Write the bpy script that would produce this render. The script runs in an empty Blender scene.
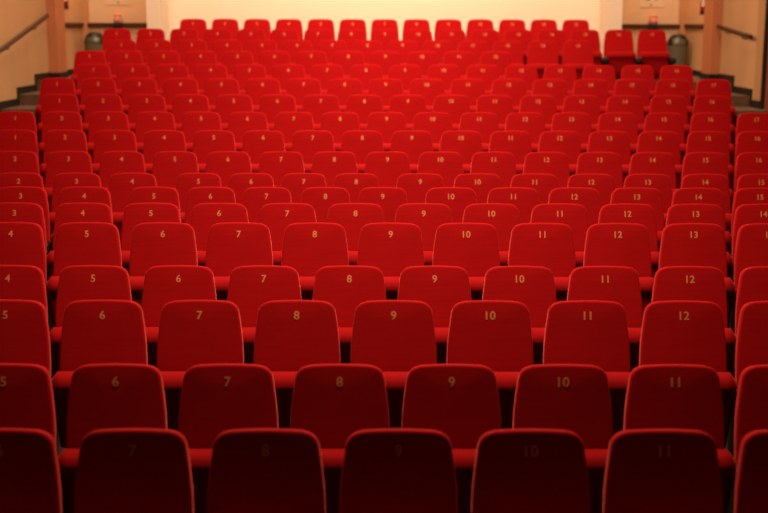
import bpy, bmesh, math
from mathutils import Vector, Matrix

# ------------------------------------------------------------------ camera
scn = bpy.context.scene
C = scn.collection
H = 1.02                      # height of a seat back above its own tier
EYE = 1.645 + H               # camera height above the first row's floor
F_PX = 1234.0
TILT = math.radians(10.6)
YAW = 0.0036
ROLL = math.radians(0.13)

cam_data = bpy.data.cameras.new('camera')
cam = bpy.data.objects.new('camera', cam_data)
C.objects.link(cam)
cam_data.sensor_fit = 'HORIZONTAL'
cam_data.sensor_width = 36.0
cam_data.lens = F_PX / 768 * 36.0
cam_data.clip_end = 200
cam.matrix_world = (Matrix.Translation((-0.08, 0, EYE)) @ Matrix.Rotation(-YAW, 4, 'Z')
                    @ Matrix.Rotation(math.pi / 2 - TILT, 4, 'X') @ Matrix.Rotation(ROLL, 4, 'Z'))
cam_data.dof.use_dof = True
cam_data.dof.focus_distance = 8.6
cam_data.dof.aperture_fstop = 1.7
scn.camera = cam

# ------------------------------------------------------------------ light
w = bpy.data.worlds.new('world'); scn.world = w; w.use_nodes = True
w.node_tree.nodes['Background'].inputs[0].default_value = (1.0, 0.6, 0.4, 1)
w.node_tree.nodes['Background'].inputs[1].default_value = 0.035

def area(name, loc, target, sx, sy, power, col, spread=180):
    d = bpy.data.lights.new(name, 'AREA'); d.shape = 'RECTANGLE'; d.size = sx; d.size_y = sy
    d.energy = power; d.color = col; d.spread = math.radians(spread)
    o = bpy.data.objects.new(name, d); C.objects.link(o)
    o.location = loc
    o.rotation_euler = (Vector(target) - Vector(loc)).to_track_quat('-Z', 'Y').to_euler()
    return o

WARM = (1.0, 0.72, 0.47)
for ly, pw, sp in ((6.2, 145, 130), (9.3, 138, 160), (12.0, 170, 170), (14.2, 182, 180), (16.5, 175, 180), (19.0, 130, 180)):
    area('house_light', (0, ly, 5.5), (0, ly + (2.4 if ly < 7 else 0.001), 0), 2.6, 0.5, pw, WARM, sp)
area('rear_fill', (0, 20.1, 6.7), (0, 22.9, 4.2), 8.4, 0.4, 215, WARM, 100)  # unseen fill lamp, added to brighten the cream wall and piers
area('landing_fill', (-5.35, 22.4, 6.6), (-5.0, 23.9, 3.0), 0.4, 0.6, 110, WARM)  # pair of unseen fill lamps, added to brighten the landing walls
area('landing_fill', (5.35, 22.4, 6.6), (5.0, 23.9, 3.0), 0.4, 0.6, 110, WARM)
area('aisle_fill', (-4.4, 17.4, 6.6), (-5.6, 19.8, 2.0), 0.8, 1.2, 85, WARM)  # pair of unseen fill lamps, added for the side walls and pillar fronts
area('aisle_fill', (4.4, 17.4, 6.6), (5.6, 19.8, 2.0), 0.8, 1.2, 85, WARM)

scn.view_settings.view_transform = 'Standard'
scn.view_settings.look = 'None'
scn.view_settings.gamma = 1.0
scn.view_settings.use_curve_mapping = False
scn.view_settings.exposure = 0.0

# ------------------------------------------------------------------ materials
def mat(name, col, rough=0.8, sheen=0.0, sheen_tint=(1, 1, 1), sheen_rough=0.4, metal=0.0,
        noise=0.0, scale=8.0, stretch=(1, 1, 1), bump=0.0, bump_scale=300.0, spec=0.3):
    m = bpy.data.materials.new(name); m.use_nodes = True
    nt = m.node_tree; b = nt.nodes['Principled BSDF']
    b.inputs['Base Color'].default_value = (*col, 1)
    b.inputs['Roughness'].default_value = rough
    b.inputs['Metallic'].default_value = metal
    b.inputs['Specular IOR Level'].default_value = spec
    b.inputs['Sheen Weight'].default_value = sheen
    b.inputs['Sheen Roughness'].default_value = sheen_rough
    b.inputs['Sheen Tint'].default_value = (*sheen_tint, 1)
    tc = nt.nodes.new('ShaderNodeTexCoord')
    if noise > 0:
        mp = nt.nodes.new('ShaderNodeMapping'); mp.inputs['Scale'].default_value = stretch
        nz = nt.nodes.new('ShaderNodeTexNoise'); nz.inputs['Scale'].default_value = scale
        nz.inputs['Detail'].default_value = 4
        rp = nt.nodes.new('ShaderNodeMapRange')
        rp.inputs['From Min'].default_value = 0.3; rp.inputs['From Max'].default_value = 0.7
        rp.inputs['To Min'].default_value = 1 - noise; rp.inputs['To Max'].default_value = 1 + noise
        mx = nt.nodes.new('ShaderNodeVectorMath'); mx.operation = 'SCALE'
        mx.inputs[0].default_value = col
        nt.links.new(tc.outputs['Object'], mp.inputs[0]); nt.links.new(mp.outputs[0], nz.inputs['Vector'])
        nt.links.new(nz.outputs[0], rp.inputs['Value']); nt.links.new(rp.outputs[0], mx.inputs['Scale'])
        nt.links.new(mx.outputs[0], b.inputs['Base Color'])
    if bump > 0:
        n2 = nt.nodes.new('ShaderNodeTexNoise'); n2.inputs['Scale'].default_value = bump_scale
        bp = nt.nodes.new('ShaderNodeBump'); bp.inputs['Strength'].default_value = bump
        bp.inputs['Distance'].default_value = 0.002
        nt.links.new(tc.outputs['Object'], n2.inputs['Vector'])
        nt.links.new(n2.outputs[0], bp.inputs['Height']); nt.links.new(bp.outputs[0], b.inputs['Normal'])
    return m

M_VELVET = mat('red_velvet', (0.45, 0.006, 0.008), 0.85, sheen=0.75, sheen_tint=(1.0, 0.17, 0.14), sheen_rough=0.30,
               noise=0.07, scale=3.0, stretch=(1.2, 1.2, 18), spec=0.05)
M_SEAT = mat('dimmed_red_velvet', (0.38, 0.006, 0.008), 0.9, sheen=0.40, sheen_tint=(1.0, 0.17, 0.14), sheen_rough=0.30,
             noise=0.07, scale=3.0, spec=0.05)  # same velvet as the backs, darkened to dim the lit seat edges
M_NUM = mat('gold_thread', (0.75, 0.27, 0.10), 0.5)
M_SHELL = mat('black_plastic', (0.012, 0.010, 0.012), 0.45)
M_STEEL = mat('dark_steel', (0.035, 0.033, 0.038), 0.4, metal=0.6)
M_WALL = mat('beige_wall', (0.60, 0.345, 0.175), 0.85, noise=0.05, scale=1.2, stretch=(1.5, 1.5, 0.4))
M_BACK = mat('beige_back_wall', (0.66, 0.43, 0.26), 0.85, noise=0.05, scale=1.5)
M_STRIP = mat('ochre_strip', (0.50, 0.27, 0.12), 0.85)  # slightly darker tone than the wall, for the strip by the door
M_CORNER = mat('rosy_beige_corner', (0.46, 0.22, 0.10), 0.85)  # pinkish tone, darkened to offset the landing lamps on the corner strips
M_CREAM = mat('cream_wall', (0.86, 0.69, 0.55), 0.8)
M_PIL = mat('terracotta_paint', (0.54, 0.19, 0.085), 0.75, noise=0.05, scale=2)
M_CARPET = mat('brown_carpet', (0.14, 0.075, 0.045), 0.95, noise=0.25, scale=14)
M_TIER = mat('shaded_tier_carpet', (0.022, 0.010, 0.008), 0.95, noise=0.2, scale=14)  # floor colour darkened to stand in for shade under the seats
M_PAPER = mat('pale_notice_paper', (0.68, 0.50, 0.34), 0.7)
M_SKIRT = mat('black_brown_skirting', (0.018, 0.010, 0.006), 0.6)
M_WOOD = mat('dark_wood', (0.060, 0.018, 0.008), 0.5, noise=0.2, scale=5)
M_DOOR = mat('brown_door_paint', (0.22, 0.055, 0.03), 0.6)
M_CEIL = mat('dark_ceiling', (0.10, 0.06, 0.045), 0.9)
M_BIN = mat('grey_green_metal', (0.16, 0.15, 0.10), 0.35, metal=0.5)
M_BINTOP = mat('black_bin_hood', (0.012, 0.012, 0.012), 0.4)
M_RED = mat('extinguisher_red', (0.62, 0.015, 0.015), 0.35, spec=0.5)
M_WHITE = mat('white_paper', (0.75, 0.62, 0.50), 0.7)
M_BLACK = mat('matt_black', (0.012, 0.010, 0.010), 0.6)
M_PINK = mat('pink_label', (0.75, 0.33, 0.26), 0.6)
M_GREEN = mat('dull_green_print', (0.13, 0.16, 0.05), 0.7)

# ------------------------------------------------------------------ helpers
def obj(name, me_or_bm, m=None, parent=None, smooth=False):
    if isinstance(me_or_bm, bmesh.types.BMesh):
        me = bpy.data.meshes.new(name); bmesh.ops.recalc_face_normals(me_or_bm, faces=me_or_bm.faces)
        me_or_bm.to_mesh(me); me_or_bm.free()
        if smooth:
            for p in me.polygons: p.use_smooth = True
    else:
        me = me_or_bm
    if m is not None and len(me.materials) == 0: me.materials.append(m)
    o = bpy.data.objects.new(name, me); C.objects.link(o)
    if parent is not None: o.parent = parent
    return o

def struct(name, bm, m, label=None):
    o = obj(name, bm, m); o['kind'] = 'structure'
    if label: o['label'] = label
    return o

def thing(name, label, cat, loc=(0, 0, 0), group=None):
    o = bpy.data.objects.new(name, None); C.objects.link(o); o.location = loc
    o.empty_display_size = 0.1
    o['label'] = label; o['category'] = cat
    if group: o['group'] = group
    return o

def box(bm, x0, x1, y0, y1, z0, z1, bevel=0.0):
    v = [bm.verts.new((x, y, z)) for x in (x0, x1) for y in (y0, y1) for z in (z0, z1)]
    fs = [bm.faces.new([v[i] for i in q]) for q in
          ((0, 1, 3, 2), (4, 6, 7, 5), (0, 4, 5, 1), (2, 3, 7, 6), (0, 2, 6, 4), (1, 5, 7, 3))]
    if bevel > 0:
        es = {e for f in fs for e in f.edges}
        bmesh.ops.bevel(bm, geom=list(es), offset=bevel, segments=3, affect='EDGES', profile=0.5)
    return bm

def prism(bm, pts, axis, a, b):
    """extrude a polygon (2D) along an axis between a and b"""
    def P(p, t):
        return {'x': (t, p[0], p[1]), 'y': (p[0], t, p[1]), 'z': (p[0], p[1], t)}[axis]
    A = [bm.verts.new(P(p, a)) for p in pts]; B = [bm.verts.new(P(p, b)) for p in pts]
    bm.faces.new(A); bm.faces.new(B[::-1])
    for i in range(len(pts)):
        j = (i + 1) % len(pts)
        bm.faces.new((A[i], A[j], B[j], B[i]))
    return bm

def lathe(bm, prof, seg=24, center=(0, 0, 0)):
    rings = []
    for r, z in prof:
        if r < 1e-6:
            rings.append([bm.verts.new((center[0], center[1], center[2] + z))])
        else:
            rings.append([bm.verts.new((center[0] + r * math.cos(2 * math.pi * k / seg),
                                        center[1] + r * math.sin(2 * math.pi * k / seg), center[2] + z))
                          for k in range(seg)])
    for a, b in zip(rings, rings[1:]):
        for k in range(seg):
            j = (k + 1) % seg
            if len(a) == 1 and len(b) == 1: continue
            if len(a) == 1: bm.faces.new((a[0], b[k], b[j]))
            elif len(b) == 1: bm.faces.new((a[k], b[0], a[j]))
            else: bm.faces.new((a[k], b[k], b[j], a[j]))
    for r in (rings[0], rings[-1]):
        if len(r) > 1:
            try: bm.faces.new(r)
            except ValueError: pass
    return bm

def tube(bm, pts, r, seg=12, squash=1.0):
    rings = []
    n = len(pts)
    for i, p in enumerate(pts):
        p = Vector(p)
        d = (Vector(pts[min(i + 1, n - 1)]) - Vector(pts[max(i - 1, 0)])).normalized()
        up = Vector((0, 0, 1)) if abs(d.z) < 0.9 else Vector((0, 1, 0))
        s = d.cross(up).normalized(); t = s.cross(d).normalized()
        rings.append([bm.verts.new(p + s * (r * squash * math.cos(a)) + t * (r * math.sin(a)))
                      for a in [2 * math.pi * k / seg for k in range(seg)]])
    for a, b in zip(rings, rings[1:]):
        for k in range(seg):
            j = (k + 1) % seg
            bm.faces.new((a[k], a[j], b[j], b[k]))
    bm.faces.new(rings[0][::-1]); bm.faces.new(rings[-1])
    return bm

# ------------------------------------------------------------------ rows
# distance of each row from the stage edge camera position and height of the seat-back tops (relative to the eye)
ROW_Y = [4.887, 5.862, 6.835, 7.810, 8.836, 9.872, 10.887, 11.863, 12.759, 13.742, 14.713, 15.710, 16.688,
         17.663, 18.628, 19.612, 20.614, 21.650]
ROW_Z = [-1.645, -1.637, -1.532, -1.521, -1.403, -1.408, -1.409, -1.400, -1.280, -1.144, -1.006, -0.857, -0.694,
         -0.539, -0.372, -0.222, -0.055, 0.111]
NR = 18
FLOOR = [EYE + z - H for z in ROW_Z]
X7 = {3: -3.265, 4: -2.703, 5: -2.084, 6: -1.582, 7: -1.084, 8: -0.562, 9: -0.053, 10: 0.555, 11: 1.108, 12: 1.653, 13: 2.208, 14: 2.756, 15: 3.304}
X8 = {2: -3.563, 3: -3.005, 4: -2.468, 5: -1.83, 6: -1.322, 7: -0.813, 8: -0.307, 9: 0.311, 10: 0.868, 11: 1.418, 12: 1.968, 13: 2.514, 14: 3.07, 15: 3.611}
LAND = FLOOR[17]
XW = 5.76                       # side walls
TOPZ = 6.9

# ---------- floor: tiers between the aisles, stepped aisles on both sides
def stepped(edges):
    """edges: list of (y_start, z); last entry's tread runs to YB"""
    pts = [(-1.5, -0.3)]
    z = edges[0][1]; pts.append((-1.5, z))
    for y, z2 in edges[1:]:
        pts.append((y, z)); pts.append((y, z2)); z = z2
    pts.append((24.3, z)); pts.append((24.3, -0.3))
    return pts
clean = []
for pts_edges in ([(-1.5, FLOOR[0])] + [(ROW_Y[i] - 0.86, FLOOR[i]) for i in range(1, NR)],):
    clean = pts_edges
XA = 4.82
floor_bm = bmesh.new()
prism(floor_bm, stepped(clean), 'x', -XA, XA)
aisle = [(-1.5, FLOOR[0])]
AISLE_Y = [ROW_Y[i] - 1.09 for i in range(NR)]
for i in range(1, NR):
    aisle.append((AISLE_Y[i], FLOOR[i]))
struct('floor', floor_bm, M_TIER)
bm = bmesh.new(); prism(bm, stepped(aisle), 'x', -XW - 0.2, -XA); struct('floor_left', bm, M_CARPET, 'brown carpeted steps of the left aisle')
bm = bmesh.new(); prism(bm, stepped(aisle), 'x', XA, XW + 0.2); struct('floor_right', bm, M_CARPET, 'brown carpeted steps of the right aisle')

bm = bmesh.new()
prism(bm, [(-6.2, TOPZ), (6.2, TOPZ), (6.2, TOPZ + 0.2), (-6.2, TOPZ + 0.2)], 'y', -1.5, 24.5)
struct('ceiling', bm, M_CEIL)

# ---------- walls
YB = 24.02                       # rear wall of the landings
bm = bmesh.new(); box(bm, -XW - 0.2, -XW, -1.5, 24.3, -0.3, TOPZ); struct('wall_left', bm, M_WALL)
DY0, DY1 = 17.95, 18.98          # door opening in the right wall
DZ = FLOOR[15]
bm = bmesh.new()
box(bm, XW, XW + 0.2, -1.5, DY0, -0.3, TOPZ)
box(bm, XW, XW + 0.2, DY1, 24.3, -0.3, TOPZ)
box(bm, XW, XW + 0.2, DY0, DY1, -0.3, DZ - 0.17)
box(bm, XW, XW + 0.2, DY0, DY1, DZ + 2.1, TOPZ)
struct('wall_right', bm, M_WALL)
bm = bmesh.new(); box(bm, -XW, XW, YB, YB + 0.28, LAND - 0.5, TOPZ); struct('wall_back', bm, M_BACK)
# angled corner strips where side and rear walls meet
for s, nm in ((-1, 'trim_1'), (1, 'trim_2')):
    bm = bmesh.new()
    prism(bm, [(s * XW, YB - 0.17), (s * XW, YB), (s * (XW - 0.13), YB)], 'z', LAND, TOPZ)
    struct(nm, bm, M_CORNER)
# booth wall behind the last row, with projecting end piers
BY = 22.95; PY = 22.15
bm = bmesh.new()
box(bm, -3.94, 3.94, BY, YB, LAND, TOPZ)
box(bm, -4.19, -3.94, PY, YB, LAND, TOPZ)
box(bm, 3.94, 4.19, PY, YB, LAND, TOPZ)
struct('wall_booth', bm, M_CREAM)
# terracotta pillars on the side walls
for s, nm in ((-1, 'trim_3'), (1, 'trim_4')):
    bm = bmesh.new()
    box(bm, min(s * (XW - 0.16), s * XW), max(s * (XW - 0.16), s * XW), 21.42, 22.02, LAND, TOPZ)
    struct(nm, bm, M_PIL, 'terracotta pillar projecting from the side wall')

bm = bmesh.new(); box(bm, XW - 0.012, XW, DY1 + 0.05, 19.36, DZ + 0.12, TOPZ)
struct('trim_5', bm, M_STRIP, 'slightly darker strip of wall beside the door')
# ---------- stepped skirting along the side walls
def skirting(s, name, y_from=-1.5):
    t = 0.11
    lo = []; up = []
    ys = [-1.5] + AISLE_Y[1:]
    bm = bmesh.new()
    x0, x1 = sorted((s * (XW - 0.022), s * XW))
    for i in range(NR):
        a = ys[i]; b = ys[i + 1] if i + 1 < NR else 21.42
        z = FLOOR[i]
        a2 = a; b2 = b
        if i + 1 < NR: b2 = b - 0.0
        segs = [(a2, b2)]
        if s > 0:
            segs2 = []
            for (p, q) in segs:
                if q <= DY0 or p >= DY1: segs2.append((p, q))
                else:
                    if p < DY0 - 0.05: segs2.append((p, DY0 - 0.05))
                    if q > DY1 + 0.05: segs2.append((DY1 + 0.05, q))
            segs = segs2
        for (p, q) in segs:
            box(bm, x0, x1, p, q, z - 0.02, z + t)
        if i + 1 < NR and not (s > 0 and DY0 - 0.1 < b < DY1 + 0.1) and FLOOR[i + 1] - z > 0.02:
            box(bm, x0, x1, b - 0.06, b, z + t, FLOOR[i + 1] + t)
    # beyond the pillar to the rear corner
    box(bm, x0, x1, 22.02, YB - 0.17, LAND, LAND + t)
    struct(name, bm, M_SKIRT)
skirting(-1, 'baseboard_left'); skirting(1, 'baseboard_right')
for s, nm in ((-1, 'baseboard_pillar_left'), (1, 'baseboard_pillar_right')):
    bm = bmesh.new()
    xa, xb = sorted((s * (XW - 0.182), s * (XW - 0.16)))
    box(bm, xa, xb, 21.40, 22.04, LAND, LAND + 0.1)
    xa, xb = sorted((s * (XW - 0.16), s * (XW - 0.022)))
    box(bm, xa, xb, 21.398, 21.42, LAND, LAND + 0.1)
    struct(nm, bm, M_SKIRT)
bm = bmesh.new()
box(bm, -XW + 0.15, -4.19, YB - 0.022, YB, LAND, LAND + 0.1)
box(bm, 4.19, XW - 0.15, YB - 0.022, YB, LAND, LAND + 0.1)
struct('baseboard_back', bm, M_SKIRT)

# ---------- door in the right wall
bm = bmesh.new(); box(bm, XW + 0.03, XW + 0.07, DY0 + 0.05, DY1 - 0.05, DZ - 0.15, DZ + 2.05)
d = struct('door_1', bm, M_DOOR, 'brown-red door in dark frame at the right edge')
bm = bmesh.new()
box(bm, XW - 0.012, XW + 0.09, DY1 - 0.04, DY1 + 0.03, DZ - 0.17, DZ + 2.15)
box(bm, XW - 0.012, XW + 0.09, DY0 - 0.05, DY0 + 0.05, DZ - 0.17, DZ + 2.15)
box(bm, XW - 0.012, XW + 0.09, DY0 + 0.05, DY1 - 0.05, DZ + 2.05, DZ + 2.15)
obj('door_frame', bm, M_SKIRT, d)
bm = bmesh.new(); tube(bm, [(XW + 0.03, DY0 + 0.12, DZ + 0.95), (XW - 0.03, DY0 + 0.12, DZ + 0.95), (XW - 0.03, DY0 + 0.24, DZ + 0.95)], 0.011)
obj('door_handle', bm, M_STEEL, d)

# ---------- handrails
def rail(name, label, a, b, n_br, wall_dir, flat=False):
    a = Vector(a); b = Vector(b)
    t = thing(name, label, 'handrail', a, 'wooden handrails on the walls')
    L = b - a
    bm = bmesh.new()
    pts = [L * (i / 8) for i in range(9)]
    tube(bm, pts, 0.036, 12, squash=0.7)
    obj('rail', bm, M_WOOD, t, smooth=True)
    for i in range(n_br):
        p = L * ((i + 0.5) / n_br)
        q = p + Vector(wall_dir)
        bm = bmesh.new()
        tube(bm, [p + Vector((0, 0, -0.025)), p + Vector((0, 0, -0.07)), q + Vector((0, 0, -0.07))], 0.008, 8)
        obj('bracket', bm, M_STEEL, t)
XR = XW - 0.085
rail('handrail', 'long dark wooden handrail sloping up the left wall beside the steps',
     (-XR, 12.0, EYE - 1.62), (-XR, 21.18, EYE + 0.15), 6, (-0.083, 0, 0))
rail('handrail', 'short dark wooden handrail sloping down the right wall towards the door',
     (XR, 19.40, EYE - 0.16), (XR, 21.36, EYE + 0.0), 2, (0.083, 0, 0))

def flat_rail(name, label, x0, x1, y0, y1, z, axis):
    t = thing(name, label, 'rail', ((x0 + x1) / 2, (y0 + y1) / 2, z), 'horizontal rails around the rear landings')
    cx, cy = (x0 + x1) / 2, (y0 + y1) / 2
    bm = bmesh.new(); box(bm, x0 - cx, x1 - cx, y0 - cy, y1 - cy, -0.04, 0.04, 0.008)
    obj('rail_board', bm, M_WOOD, t)
    return t
ZR = EYE + 0.0
flat_rail('wall_rail', 'dark wooden rail on the rear wall, left corner behind seats 1 and 2', -XW + 0.10, -4.22, YB - 0.05, YB, ZR, 'x')
flat_rail('wall_rail', 'dark wooden rail on the rear wall, right corner behind seats 16 and 17', 4.22, XW - 0.10, YB - 0.05, YB, ZR, 'x')
flat_rail('wall_rail', 'short dark wooden rail on the left side wall behind the pillar', -XW, -XW + 0.05, 22.2, YB - 0.13, ZR, 'y')
flat_rail('wall_rail', 'short dark wooden rail on the right side wall behind the pillar', XW - 0.05, XW, 22.2, YB - 0.13, ZR, 'y')

# ---------- litter bins with domed hoods
def bin_(label, x, y, top):
    h = top - LAND
    t = thing('litter_bin', label, 'litter bin', (x, y, LAND), 'domed litter bins in the rear corners')
    r = 0.195
    bm = bmesh.new(); lathe(bm, [(0, 0), (r * 0.94, 0), (r * 0.94, 0.03), (r, 0.035), (r, h - r - 0.03), (0, h - r - 0.03)], 32)
    obj('bin_body', bm, M_BIN, t, smooth=False)
    # hood: black dome shell with an opening at the front that shows the metal liner
    z0 = h - r - 0.03
    bm = bmesh.new()
    ri = r * 0.93
    lathe(bm, [(0, z0), (ri, z0), (ri, z0 + 0.03)] + [(ri * math.cos(a), z0 + 0.03 + ri * math.sin(a))
               for a in [math.pi / 2 * k / 8 for k in range(1, 9)]], 32)
    obj('liner', bm, M_BIN, t, smooth=True)
    bm = bmesh.new()
    prof = [(r + 0.004, z0), (r + 0.004, z0 + 0.03)] + [((r + 0.004) * math.cos(a), z0 + 0.03 +
            r * math.sin(a)) for a in [math.pi / 2 * k / 8 for k in range(1, 9)]]
    lathe(bm, prof, 32)
    kill = []
    for f in bm.faces:
        c = f.calc_center_median()
        if c.z < z0 + 0.03 + r * 0.62 and c.y < -0.4 * r and abs(c.x) < 0.72 * r: kill.append(f)
        elif len(f.verts) > 4: kill.append(f)
    bmesh.ops.delete(bm, geom=kill, context='FACES')
    obj('bin_hood', bm, M_BINTOP, t, smooth=True)
    return t
bin_('grey-green litter bin with black domed hood in the left rear corner', -5.41, 23.45, EYE - 0.12)
bin_('grey-green litter bin with black domed hood in the right rear corner', 5.50, 23.45, EYE - 0.13)

# ---------- fire extinguishers behind the pillars
def extinguisher(label, x, y, z):
    t = thing('fire_extinguisher', label, 'fire extinguisher', (x, y, z), 'fire extinguishers behind the pillars')
    bm = bmesh.new(); lathe(bm, [(0, 0.0), (0.078, 0.0), (0.08, 0.02), (0.08, 0.065)], 24)
    obj('base_ring', bm, M_BLACK, t)
    bm = bmesh.new(); lathe(bm, [(0.078, 0.065), (0.078, 0.42), (0.065, 0.46), (0.03, 0.49), (0.022, 0.53), (0, 0.53)], 24)
    obj('cylinder', bm, M_RED, t, smooth=True)
    bm = bmesh.new()
    n = 10
    A = []; B = []
    for k in range(n + 1):
        a = math.radians(-150 + 120 * k / n)
        A.append(bm.verts.new((0.0795 * math.cos(a), 0.0795 * math.sin(a), 0.14)))
        B.append(bm.verts.new((0.0795 * math.cos(a), 0.0795 * math.sin(a), 0.32)))
    for k in range(n): bm.faces.new((A[k], A[k + 1], B[k + 1], B[k]))
    obj('label_sticker', bm, M_WHITE, t)
    bm = bmesh.new(); box(bm, -0.02, 0.02, -0.07, 0.03, 0.53, 0.56, 0.005)
    obj('handle', bm, M_BLACK, t)
extinguisher('red fire extinguisher with black base on the left wall behind the pillar', -XW + 0.085, 22.30, EYE + 0.27)
extinguisher('red fire extinguisher with white sticker on the right wall behind the pillar', XW - 0.085, 22.30, EYE + 0.20)

# ---------- notices and red devices on the rear wall
def notice(label, x0, x1, z0, z1, marks):
    cx = (x0 + x1) / 2
    t = thing('wall_notice', label, 'notice', (cx, YB, z0), 'pale notices on the rear wall')
    bm = bmesh.new(); box(bm, x0 - cx, x1 - cx, -0.012, 0, 0, z1 - z0)
    obj('notice_board', bm, M_PAPER, t)
    for (mx, mz, r, m) in marks:
        bm = bmesh.new()
        prism(bm, [(mx - cx + r * math.cos(a), mz - z0 + r * math.sin(a)) for a in [math.pi * k / 8 for k in range(16)]],
              'y', -0.015, -0.0121)
        obj('printed_mark', bm, m, t)
notice('pale notice with dark marks high on the left rear wall', -5.31, -4.86, EYE + 0.38, EYE + 0.74,
       [(-5.14, EYE + 0.50, 0.035, M_BLACK), (-5.07, EYE + 0.425, 0.018, M_SKIRT), (-4.95, EYE + 0.51, 0.025, M_GREEN)])
notice('pale notice with dark and green marks high on the right rear wall', 4.88, 5.32, EYE + 0.36, EYE + 0.74,
       [(5.03, EYE + 0.52, 0.04, M_BLACK), (5.20, EYE + 0.53, 0.04, M_GREEN), (5.09, EYE + 0.40, 0.018, M_SKIRT)])

def device(label, x):
    t = thing('alarm_sounder', label, 'alarm', (x, YB - 0.05, EYE - 0.04), 'small red devices on the rear wall rails')
    bm = bmesh.new(); box(bm, -0.085, 0.085, -0.12, 0.05, -0.02, 0.085, 0.02)
    obj('device_base', bm, M_BLACK, t)
    bm = bmesh.new(); lathe(bm, [(0.0, 0.08), (0.072, 0.08), (0.078, 0.14), (0.075, 0.20), (0.05, 0.235), (0, 0.245)], 20, (0, -0.03, 0))
    obj('dome', bm, M_PINK, t, smooth=True)
    bm = bmesh.new(); lathe(bm, [(0.0, 0.205), (0.079, 0.205), (0.076, 0.225), (0, 0.225)], 20, (0, -0.03, 0))
    obj('cap_ring', bm, M_RED, t)
device('small pinkish-red dome on black base fixed over the left rear rail', -5.07)
device('small pinkish-red dome on black base fixed over the right rear rail', 5.13)

# ------------------------------------------------------------------ theatre seat
REC = math.radians(10)           # recline of the back
def back_outline():
    """closed outline in (x, s): s = 0 at the top, negative downwards"""
    pts = []
    # right half from the top centre to the bottom
    top = []
    hw_top, r = 0.220, 0.070
    for k in range(7):
        x = (hw_top - r) * k / 6
        top.append((x, -0.012 * (x / hw_top) ** 2))
    cx, cz = hw_top - r + 0.001, -0.012 * 0.7 - r
    for k in range(1, 9):
        a = math.radians(90 - 80 * k / 8)
        top.append((cx + r * math.cos(a), cz + r * math.sin(a)))
    x1, s1 = top[-1]
    for k in range(1, 7):
        u = k / 6
        s = s1 + (-0.62 - s1) * u
        x = x1 + (0.246 - x1) * math.sin(min(1, u * 2.0) * math.pi / 2)
        top.append((x, s))
    pts = top + [(-x, s) for x, s in reversed(top) if x > 1e-6]
    return pts

def offset_in(pts, d):
    out = []
    n = len(pts)
    for i in range(n):
        a = Vector(pts[i - 1]); b = Vector(pts[(i + 1) % n]); p = Vector(pts[i])
        t = (b - a).normalized()
        nrm = Vector((t.y, -t.x))
        # outline runs clockwise (top centre to the right and down) so the inside is on the right
        out.append(p + nrm * d)
    return out

def pad_mesh(outline, thick, r_front, r_back, crown, to3):
    """a cushion: outline swept with rounded front and back edges; to3(x, s, depth)"""
    bm = bmesh.new()
    rings = []
    segs = 6
    for k in range(segs + 1):       # back edge -> side
        a = math.pi / 2 * k / segs
        rings.append([(p, thick - r_back + r_back * math.cos(a)) for p in offset_in(outline, r_back * (1 - math.sin(a)))])
    for k in range(segs + 1):       # side -> front edge
        a = math.pi / 2 * k / segs
        rings.append([(p, r_front - r_front * math.sin(a)) for p in offset_in(outline, r_front * (1 - math.cos(a)))])
    inner = rings[-1]
    cx = sum(p[0].x for p in inner) / len(inner); cs = sum(p[0].y for p in inner) / len(inner)
    for f in (0.92, 0.8, 0.6, 0.3):
        rings.append([(Vector((cx + (p.x - cx) * f, cs + (p.y - cs) * f)), d - crown * (1 - f)) for p, d in inner])
    V = [[bm.verts.new(to3(p.x, p.y, d)) for p, d in R] for R in rings]
    n = len(outline)
    for A, B in zip(V, V[1:]):
        for i in range(n):
            j = (i + 1) % n
            bm.faces.new((A[i], A[j], B[j], B[i]))
    bm.faces.new(V[0]); bm.faces.new(V[-1][::-1])
    return bm

def back3(x, s, d):
    # s along the back (0 at the top), d depth behind the front face
    return (x, -s * 0 + d * math.cos(REC) + s * math.sin(REC), H + s * math.cos(REC) - d * math.sin(REC))
bm = pad_mesh(back_outline(), 0.066, 0.014, 0.022, 0.010, back3)
me_back = bpy.data.meshes.new('backrest'); bmesh.ops.recalc_face_normals(bm, faces=bm.faces); bm.to_mesh(me_back); bm.free()
me_back.materials.append(M_VELVET)
for p in me_back.polygons: p.use_smooth = True

def shell3(x, s, d):
    return back3(x * 0.96, s * 0.97 - 0.012, d + 0.067)
bm = pad_mesh(back_outline(), 0.022, 0.004, 0.01, 0.0, shell3)
me_shell = bpy.data.meshes.new('back_shell'); bmesh.ops.recalc_face_normals(bm, faces=bm.faces); bm.to_mesh(me_shell); bm.free()
me_shell.materials.append(M_SHELL)

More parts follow.
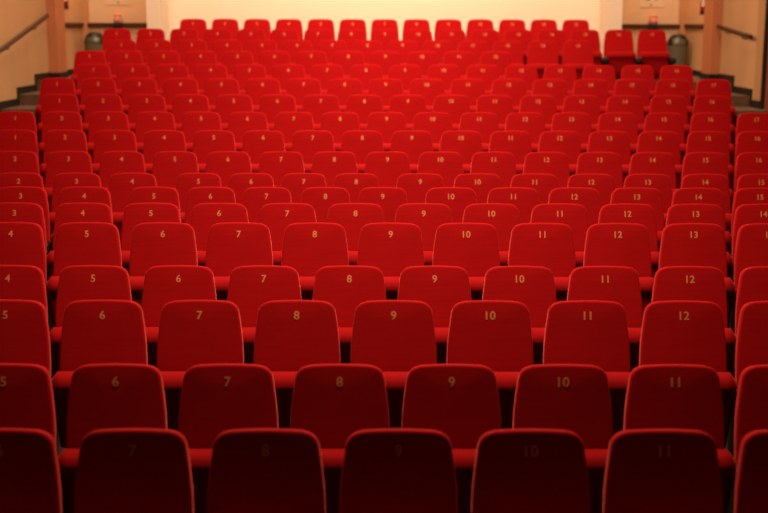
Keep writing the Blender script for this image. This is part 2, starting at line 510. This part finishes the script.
# tipped-up seat cushion: cross-section in (y, z), width varies
SEAT_LEAN = math.radians(5)
def seat_bm(width_scale=1.0):
    bm = bmesh.new()
    # section along l (0 at hinge, L at nose), thickness t
    L = 0.445
    sec = []
    def add(l, t): sec.append((l, t))
    # sitting face (towards the back) from hinge to nose, then round the nose, then underside back to hinge
    for k in range(6): add(L * 0.74 * k / 5, 0.030 + 0.048 * math.sin(math.pi / 2 * k / 5))
    for k in range(1, 12):
        a = math.radians(90 - 180 * k / 12)
        add(L - 0.078 + 0.078 * math.cos(a), 0.080 * math.sin(a) - (0.004 if a < 0 else 0))
    for l, t in ((L * 0.81, -0.080), (L * 0.77, -0.060), (L * 0.58, -0.050), (L * 0.3, -0.04), (0.0, -0.02)): add(l, t)
    nx = 15
    cols = []
    for i in range(nx):
        u = -1 + 2 * i / (nx - 1)
        e = abs(u)
        col = []
        for l, t in sec:
            wl = 0.215 + 0.030 * (l / L)
            # rounded nose corners and softly rounded sides
            round_l = 1.0
            lim = 0.88
            xx = u * wl
            k = max(0.0, (e - lim) / (1 - lim))
            q = 1 - math.sqrt(max(0.0, 1 - k * k))
            ll = l - q * 0.045 * (l / L)
            tt = t * (1 - 0.55 * q) - 0.0
            col.append((xx, ll, tt))
        cols.append(col)
    def P(x, l, t):
        # hinge
        y = -0.215 - l * math.sin(SEAT_LEAN) + t * math.cos(SEAT_LEAN)
        z = 0.225 + l * math.cos(SEAT_LEAN) + t * math.sin(SEAT_LEAN)
        return (x, y, z)
    V = [[bm.verts.new(P(*c)) for c in col] for col in cols]
    m = len(sec)
    for A, B in zip(V, V[1:]):
        for i in range(m):
            j = (i + 1) % m
            bm.faces.new((A[i], A[j], B[j], B[i]))
    bm.faces.new(V[0]); bm.faces.new(V[-1][::-1])
    return bm
bm = seat_bm(); bmesh.ops.recalc_face_normals(bm, faces=bm.faces)
me_seat = bpy.data.meshes.new('seat'); bm.to_mesh(me_seat); bm.free(); me_seat.materials.append(M_SEAT)
for p in me_seat.polygons: p.use_smooth = len(p.vertices) == 4

# armrest: slim beam with a fat rounded front end
def arm_bm():
    bm = bmesh.new()
    pts = [(-0.06, 0.020, 0.030), (-0.20, 0.021, 0.032), (-0.31, 0.022, 0.036), (-0.335, 0.034, 0.048),
           (-0.365, 0.046, 0.058), (-0.395, 0.044, 0.056), (-0.413, 0.032, 0.042), (-0.42, 0.012, 0.018)]
    rings = []
    for y, rx, rz in pts:
        rings.append([bm.verts.new((rx * math.copysign(abs(math.cos(a)) ** 0.7, math.cos(a)), y,
                                    0.525 + rz * math.copysign(abs(math.sin(a)) ** 0.7, math.sin(a))))
                      for a in [2 * math.pi * k / 16 for k in range(16)]])
    for A, B in zip(rings, rings[1:]):
        for k in range(16):
            j = (k + 1) % 16
            bm.faces.new((A[k], A[j], B[j], B[k]))
    bm.faces.new(rings[0]); bm.faces.new(rings[-1][::-1])
    return bm
bm = arm_bm(); bmesh.ops.recalc_face_normals(bm, faces=bm.faces)
me_arm = bpy.data.meshes.new('armrest'); bm.to_mesh(me_arm); bm.free(); me_arm.materials.append(M_SHELL)
for p in me_arm.polygons: p.use_smooth = True

bm = bmesh.new()
prism(bm, [(-0.06, 0.50), (-0.30, 0.50), (-0.28, 0.30), (-0.24, 0.012), (-0.12, 0.012), (-0.08, 0.3)], 'x', -0.012, 0.012)
box(bm, -0.03, 0.03, -0.30, -0.06, 0.0, 0.012)
bmesh.ops.recalc_face_normals(bm, faces=bm.faces)
me_stand = bpy.data.meshes.new('stand'); bm.to_mesh(me_stand); bm.free(); me_stand.materials.append(M_STEEL)

# seat numbers, built once per number
from mathutils.bvhtree import BVHTree
BACK_TREE = BVHTree.FromPolygons([v.co.copy() for v in me_back.vertices], [tuple(p.vertices) for p in me_back.polygons])
INTO = Vector((0, math.cos(REC), -math.sin(REC)))
def number_mesh(n):
    cu = bpy.data.curves.new('number', 'FONT'); cu.body = str(n)
    cu.size = 0.066; cu.align_x = 'CENTER'; cu.align_y = 'CENTER'
    cu.extrude = 0.0006; cu.offset = 0.0012; cu.space_character = 1.05
    o = bpy.data.objects.new('tmp', cu); C.objects.link(o)
    bpy.context.view_layer.update()
    dg = bpy.context.evaluated_depsgraph_get()
    me = bpy.data.meshes.new_from_object(o.evaluated_get(dg))
    bpy.data.objects.remove(o); bpy.data.curves.remove(cu)
    # lay it on the reclined front of the back, centred below the top edge
    s0 = -0.088
    xs = [v.co.x for v in me.vertices]; cx = (min(xs) + max(xs)) / 2
    for v in me.vertices:
        hit, nrm, fi, dist = BACK_TREE.ray_cast(Vector(back3(v.co.x - cx, s0 + v.co.y, -0.2)), INTO)
        v.co = hit - INTO * (0.0012 + v.co.z)
    me.materials.clear(); me.materials.append(M_NUM); me.name = 'seat_number'
    return me
NUM = {n: number_mesh(n) for n in range(1, 18)}

ORD = ['front', 'second', 'third', 'fourth', 'fifth', 'sixth', 'seventh', 'eighth', 'ninth', 'tenth', 'eleventh',
       'twelfth', 'thirteenth', 'fourteenth', 'fifteenth', 'sixteenth', 'seventeenth', 'rearmost']

def row_layout(r):
    odd = r % 2 == 1
    if r == 18: return [(k, (k - 7) * 0.55) for k in range(1, 14)]
    last = {15: 12, 16: 14}.get(r, 17 if odd else 16)
    base = {k: (k - 9) * 0.55 + (0 if odd else 0.275) for k in range(1, last + 1)}
    ov = {7: X7, 8: X8}.get(r)
    if ov:
        lo, hi = min(ov), max(ov)
        for k in base:
            if k in ov: base[k] = ov[k]
            elif k < lo: base[k] = ov[lo] - (lo - k) * 0.55
            else: base[k] = ov[hi] + (k - hi) * 0.55
    return sorted(base.items())

for r in range(1, NR + 1):
    lay = row_layout(r)
    for idx, (k, x) in enumerate(lay):
        if r == 1: where = 'in the front row'
        elif r == 18: where = 'in the rearmost row by the cream wall'
        else: where = 'in the %s row from the front' % ORD[r - 1]
        t = thing('theatre_seat', 'red velvet folding theatre seat numbered %d %s' % (k, where), 'theatre seat',
                  (x, ROW_Y[r - 1], FLOOR[r - 1]), 'red theatre seats, row %d' % r)
        b = obj('backrest', me_back, None, t)
        obj('seat_number', NUM[k], None, b)
        sh = obj('back_shell', me_shell, None, t)
        st = obj('seat', me_seat, None, t)
        gap = (x - lay[idx - 1][1]) if idx else 0.55
        near = min(gap, (lay[idx + 1][1] - x) if idx + 1 < len(lay) else 1)
        if near < 0.535:                    # the closely set seats of the seventh and eighth rows
            st.scale.x = 0.91; b.scale.x = sh.scale.x = 0.95
        dx = -gap / 2 if gap < 0.6 else -0.275
        a = obj('armrest', me_arm, None, t); a.location.x = dx
        if gap < 0.535: a.scale.x = 0.5
        s = obj('stand', me_stand, None, t); s.location.x = dx
        nxt = (lay[idx + 1][1] - x) if idx + 1 < len(lay) else 9
        if nxt > 0.66:
            a = obj('armrest', me_arm, None, t); a.location.x = 0.275
            s = obj('stand', me_stand, None, t); s.location.x = 0.275
